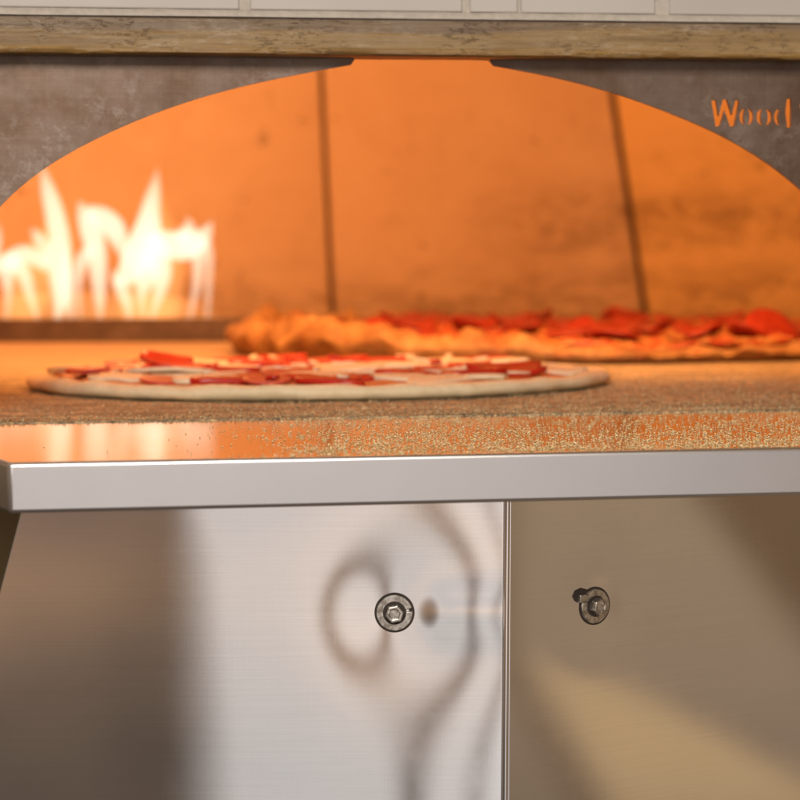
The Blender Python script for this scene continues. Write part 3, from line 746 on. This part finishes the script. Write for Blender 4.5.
# the slice that stands up at the back left, and the ones one can pick out along the front
topping('pepper_slice', pz, red_m, rounded(.021, .013, pw=2.4, jit=.1), .0035, (-0.118, 0.045, 0.0165), -0.15, (0.30, 0.14), 4)
topping('pepper_slice', pz, red_m, rounded(.017, .009, pw=2.4), .004, (-0.180, 0.010, 0.0115), -0.1, (0.1, -0.03), 0)
topping('cheese_slice', pz, cheese_m, rounded(.034, .013, pw=2.2, jit=.2), .003, (-0.115, -0.045, 0.0145), 0.06, (-0.1, 0.05), -2)
topping('pepper_slice', pz, red_m, rounded(.024, .008, pw=4), .0042, (-0.085, -0.128, 0.0105), 0.02, (0.06, 0), 0)
topping('pepper_slice', pz, red_m, rounded(.024, .008, pw=4), .0040, (-0.012, -0.148, 0.0105), -0.05, (0.05, 0.0), 1)
topping('pepper_slice', pz, red_m, rounded(.030, .015, pw=2.2), .0042, (0.130, -0.075, 0.012), 0.15, (0.16, 0.0), 5)

# ------------------------------------------------------------------ baked pizza behind
c2 = on_z(585, 350.0)
pb_ = thing('pizza', 'large baked pizza with puffy golden crust and curled red slices at the back', 'pizza', (c2.x, c2.y, 0.0012))
RX2, RY2 = 0.368, 0.300
def lump2(a, r, h, x, y):
    # the crust puffs up at the left end and stays flat along the front
    w_ = max(0.0, min(1.0, (-x - 0.05) / 0.24)); rim = max(0, 1 - abs(r - 0.94) / 0.11)
    back = 0.35 * max(0.0, y / RY2)
    l = fbm(x * 38, y * 38, 4.2, 3)
    low = max(0.0, min(1.0, (x + 0.12) / 0.12)) * (1 if y < 0.05 else 0)
    return rim * (0.0195 * w_ + 0.006 * back) * (0.75 + 0.9 * l) + rim * 0.004 * l - (0.0062 * low if h > 0.010 else 0)
prof2 = [(0, 0), (0.5, 0), (0.93, 0), (0.975, 0.001), (0.99, 0.004), (1.0, 0.009), (0.998, 0.013), (0.985, 0.017), (0.965, 0.0195), (0.94, 0.020), (0.915, 0.018), (0.89, 0.0150), (0.86, 0.0125), (0.8, 0.0115), (0.6, 0.0115), (0.3, 0.0115), (0, 0.0115)]
disc_body('crust', pb_, RX2, RY2, prof2, crust_m, 0.0042, 44, 0.030, 5.0, seg=420, lump=lump2)
prof_m = [(0, 0.011), (0.8, 0.011), (0.90, 0.0115), (0.925, 0.0135), (0.915, 0.0175)] + [(q, 0.0190) for q in np.linspace(.85, .02, 30)] + [(0, 0.019)]
disc_body('melted_cheese', pb_, RX2, RY2, prof_m, melt_m, 0.0095, 34, 0.04, 12.0, seg=360)
pts = []; tries = 0
while len(pts) < 44 and tries < 9000:
    tries += 1
    a, r = random.uniform(0, 6.283), math.sqrt(random.random()) * 0.84
    x, y = RX2 * r * math.cos(a), RY2 * r * math.sin(a)
    if all((x - p[0]) ** 2 + (y - p[1]) ** 2 > 0.046 ** 2 for p in pts): pts.append((x, y))
pts.sort(key=lambda p: -p[1])
for (x, y) in pts:
    topping('pepperoni_slice', pb_, pep_m, rounded(random.uniform(.020, .026), random.uniform(.020, .026), pw=2, jit=.12), .0030, (x, y, 0.0190 + random.uniform(0, .003)),
            random.uniform(-1, 1), (random.uniform(-.12, .22), random.uniform(-.15, .15)), random.uniform(6, 26))
p = on_pizza(773, 333, c2.y - 0.20, pb_)
topping('pepperoni_slice', pb_, pep_m, rounded(.0275, .026, pw=2, jit=.05, n=28), .0035, (p[0], p[1], 0.0300), 0.1, (0.62, 0.05), -8)

# ------------------------------------------------------------------ fire
def flame_mat(name, strength, dens, colour=(1.0, 0.83, 0.60, 1)):
    m = bpy.data.materials.new(name); m.use_nodes = True; t = NT(m.node_tree); t.n.clear()
    out = t.n.new('ShaderNodeOutputMaterial'); e = t.n.new('ShaderNodeEmission')
    e.inputs['Color'].default_value = colour; e.inputs['Strength'].default_value = strength
    ab = t.n.new('ShaderNodeVolumeAbsorption'); ab.inputs['Color'].default_value = (0, 0, 0, 1); ab.inputs['Density'].default_value = dens
    ad = t.n.new('ShaderNodeAddShader'); t.l.new(e.outputs[0], ad.inputs[0]); t.l.new(ab.outputs[0], ad.inputs[1])
    t.l.new(ad.outputs[0], out.inputs['Volume']); return m
flame_m = flame_mat('flame_gas', 74, 42); faint_m = flame_mat('faint_flame_gas', 11, 0.5, (1.0, 0.42, 0.13, 1))
fire = thing('fire', 'pale yellow flames leaping behind the dark burner guard at the left', 'fire', (-0.25, 1.6, 0.0))
def catmull(P, n):
    P = [np.array(p, float) for p in P]; Q = [2 * P[0] - P[1]] + P + [2 * P[-1] - P[-2]]; out = []
    for i in range(1, len(Q) - 2):
        for k in range(n):
            s = k / n; a, b_, c_, d_ = Q[i - 1], Q[i], Q[i + 1], Q[i + 2]
            out.append(0.5 * (2 * b_ + (c_ - a) * s + (2 * a - 5 * b_ + 4 * c_ - d_) * s * s + (3 * b_ - a - 3 * c_ + d_) * s ** 3))
    out.append(P[-1]); return out
def tongue(path, Y, squash=1.0, mat=None):
    """path: (px, py, half width px)"""
    C = catmull(path, 7); N = 20; rows = []; pos = []
    for (x, y, r) in C: q = on_y(x, y, Y); pos.append((q, max(r, 0.15) * (q - CAM).dot(fwd) / F))
    bm = bmesh.new()
    for i, (q, r) in enumerate(pos):
        a = pos[max(0, i - 1)][0]; b_ = pos[min(len(pos) - 1, i + 1)][0]; tg = (b_ - a); tg.y = 0; tg.normalize()
        sd = Vector((tg.z, 0, -tg.x)); yo = 0.018 * math.sin(i * 0.35 + path[0][0])
        rows.append([bm.verts.new(q + Vector((0, yo, 0)) + sd * r * math.cos(t_) + Vector((0, 1, 0)) * r * squash * math.sin(t_) - fire.location) for t_ in np.linspace(0, 2 * math.pi, N, endpoint=False)])
    for i in range(len(rows) - 1):
        for k in range(N): bm.faces.new((rows[i][k], rows[i + 1][k], rows[i + 1][(k + 1) % N], rows[i][(k + 1) % N]))
    bm.faces.new(rows[0]); bm.faces.new(rows[-1][::-1])
    return bm_obj('flame_tongue', bm, mat or flame_m, fire, smooth=True)
FL = [
    [(58, 322, 3), (63, 296, 8), (62, 268, 10), (60, 242, 11), (54, 212, 10), (47, 186, 7), (41, 160, .5)],
    [(72, 322, 2), (68, 298, 6), (66, 270, 7), (64, 248, 3)],
    [(38, 322, 2), (31, 298, 5), (24, 274, 8), (13, 262, 10), (2, 264, 8), (-8, 276, 3)],
    [(6, 322, 2), (8, 296, 4), (8, 268, 9), (20, 254, 9), (36, 258, 9), (46, 266, 6), (46, 252, 7), (40, 240, 7), (34, 232, 4), (30, 226, .5)],
    [(100, 322, 2), (100, 298, 6), (98, 272, 9), (96, 250, 11), (91, 230, 12), (85, 214, 9), (78, 199, .6)],
    [(80, 318, 2), (78, 292, 4), (80, 266, 7), (88, 252, 7), (96, 250, 4)],
    [(88, 212, 8), (102, 217, 11), (113, 228, 12), (121, 243, 9), (124, 257, 5), (121, 268, .6)],
    [(130, 322, 2), (127, 302, 6), (122, 286, 8), (130, 270, 13), (140, 254, 17), (146, 236, 16), (150, 214, 11), (154, 192, 7), (157, 166, .5)],
    [(121, 286, 7), (115, 276, 5), (111, 268, .6)],
    [(152, 322, 2), (158, 296, 6), (161, 272, 11), (156, 252, 14), (150, 236, 8)],
    [(150, 246, 12), (163, 244, 14), (177, 246, 15), (190, 244, 15), (200, 238, 11), (207, 230, 6), (214, 219, .5)],
    [(178, 240, 7), (186, 232, 8), (190, 224, 5), (186, 215, .5)],
    [(190, 322, 2), (194, 296, 4), (198, 270, 6), (200, 244, 8), (196, 232, 3)],
    [(206, 322, 2), (209, 294, 3.5), (209, 264, 4.5), (205, 240, 6)],
    [(-30, 322, 5), (-22, 285, 9), (-12, 262, 9), (-4, 240, 6), (0, 222, .6)],
    [(143, 318, 2), (142, 298, 5), (146, 274, 12), (150, 254, 10)],
    [(52, 240, 3), (50, 256, 5), (54, 278, 6), (57, 300, 5), (56, 322, 2)],
]
for i, f in enumerate(FL): tongue(f, 1.60 + 0.03 * ((i * 7) % 3 - 1), 0.9)

tongue([(-40, 318, 10), (0, 312, 16), (60, 308, 18), (120, 310, 18), (180, 312, 15), (222, 318, 4)], 1.62, 1.0, faint_m)
tongue([(20, 322, 16), (28, 290, 26), (50, 255, 26), (58, 215, 12), (50, 180, 2)], 1.64, 0.8, faint_m)
tongue([(150, 322, 30), (150, 285, 36), (156, 250, 30), (156, 215, 16), (158, 176, 2)], 1.64, 0.7, faint_m)

# ------------------------------------------------------------------ cornmeal grains on shelf and hearth
def grain_mesh(P, S):
    n = len(P)
    base = np.array([(1, 0, 0), (-1, 0, 0), (0, 1, 0), (0, -1, 0), (0, 0, 1), (0, 0, -1)], float)
    tri = np.array([(0, 2, 4), (2, 1, 4), (1, 3, 4), (3, 0, 4), (2, 0, 5), (1, 2, 5), (3, 1, 5), (0, 3, 5)])
    ang = rng.uniform(0, 6.283, n); c, s = np.cos(ang), np.sin(ang)
    sc = S[:, None] * rng.uniform(0.65, 1.35, (n, 3)) * np.array([1.1, 1.0, 0.8])
    v = base[None] * sc[:, None, :] + rng.normal(0, 0.10, (n, 6, 3)) * S[:, None, None]
    x = v[..., 0] * c[:, None] - v[..., 1] * s[:, None]; y = v[..., 0] * s[:, None] + v[..., 1] * c[:, None]
    zz = v[..., 2]; zz = zz - zz.min(1, keepdims=True)
    v = np.stack([x + P[:, 0:1], y + P[:, 1:2], zz + P[:, 2:3]], -1).reshape(-1, 3)
    f = (tri[None] + (np.arange(n) * 6)[:, None, None]).reshape(-1, 3)
    return np_mesh('cornmeal', v, f, smooth=False)
def meal_mat(name, lo, mid, hi):
    m, t, b, geo = material(name, mid, 0.5)
    n = t.noise(geo, 900, 2, 0.6)
    t.link(t.ramp(n, [(0.36, lo), (0.5, mid), (0.64, hi)]), b.inputs['Base Color'])
    return m
meal1 = meal_mat('golden_cornmeal', (0.66, 0.42, 0.15), (0.92, 0.68, 0.34), (0.98, 0.86, 0.58))
meal2 = meal_mat('toasted_cornmeal', (0.08, 0.055, 0.03), (0.50, 0.38, 0.20), (0.86, 0.72, 0.46))
def clump(x, y, f=26): return np.array([noise.noise((a * f, b * f, 0.5)) for a, b in zip(x, y)])
n = 30000
x = rng.uniform(-0.20, 0.40, n); y = rng.uniform(0.0012, 0.2495, n)
# density: bare steel at the left, thick at the right and along the lip
cl = clump(x, y)
edge_x = -0.045 + 0.25 * (y - 0.0) * 0.3
d = 1 / (1 + np.exp(-(x - edge_x + 0.03 * cl) / 0.014))
d = d * (0.42 + 0.25 * cl + 0.55 * np.exp(-y / 0.07)) + 0.030 * np.clip((x + 0.13) / 0.08, 0, 1) + 0.001
d = np.where(x > 0.10, d * (0.60 + 0.4 * np.exp(-y / 0.07)), d * 0.8)
keep = rng.uniform(0, 1, n) < d
P = np.stack([x[keep], y[keep], np.full(keep.sum(), 0.0)], -1)
o = link('cornmeal', grain_mesh(P, rng.uniform(0.00032, 0.00068, keep.sum())), meal1)
o['label'] = 'golden cornmeal grains scattered on the polished shelf'; o['category'] = 'cornmeal'; o['kind'] = 'stuff'
n = 46000
x = rng.uniform(-0.30, 0.75, n); y = 0.2525 + rng.uniform(0, 1, n) ** 1.6 * 0.55
cl = clump(x, y, 18)
d = 0.62 + 0.5 * cl - 0.35 * np.clip((y - 0.5) / 0.3, 0, 1); d = d * (0.28 + 0.72 / (1 + np.exp(-(x + 0.03) / 0.05)))
r2 = ((x - c1.x) / (RX1 * .97)) ** 2 + ((y - c1.y) / (RY1 * .97)) ** 2
keep = (rng.uniform(0, 1, n) < d) & (r2 > 1)
P = np.stack([x[keep], y[keep], np.full(keep.sum(), 0.0008)], -1)
o = link('cornmeal', grain_mesh(P, rng.uniform(0.00036, 0.00085, keep.sum())), meal2)
o['label'] = 'toasted dark and pale cornmeal dusted over the hearth stone'; o['category'] = 'cornmeal'; o['kind'] = 'stuff'
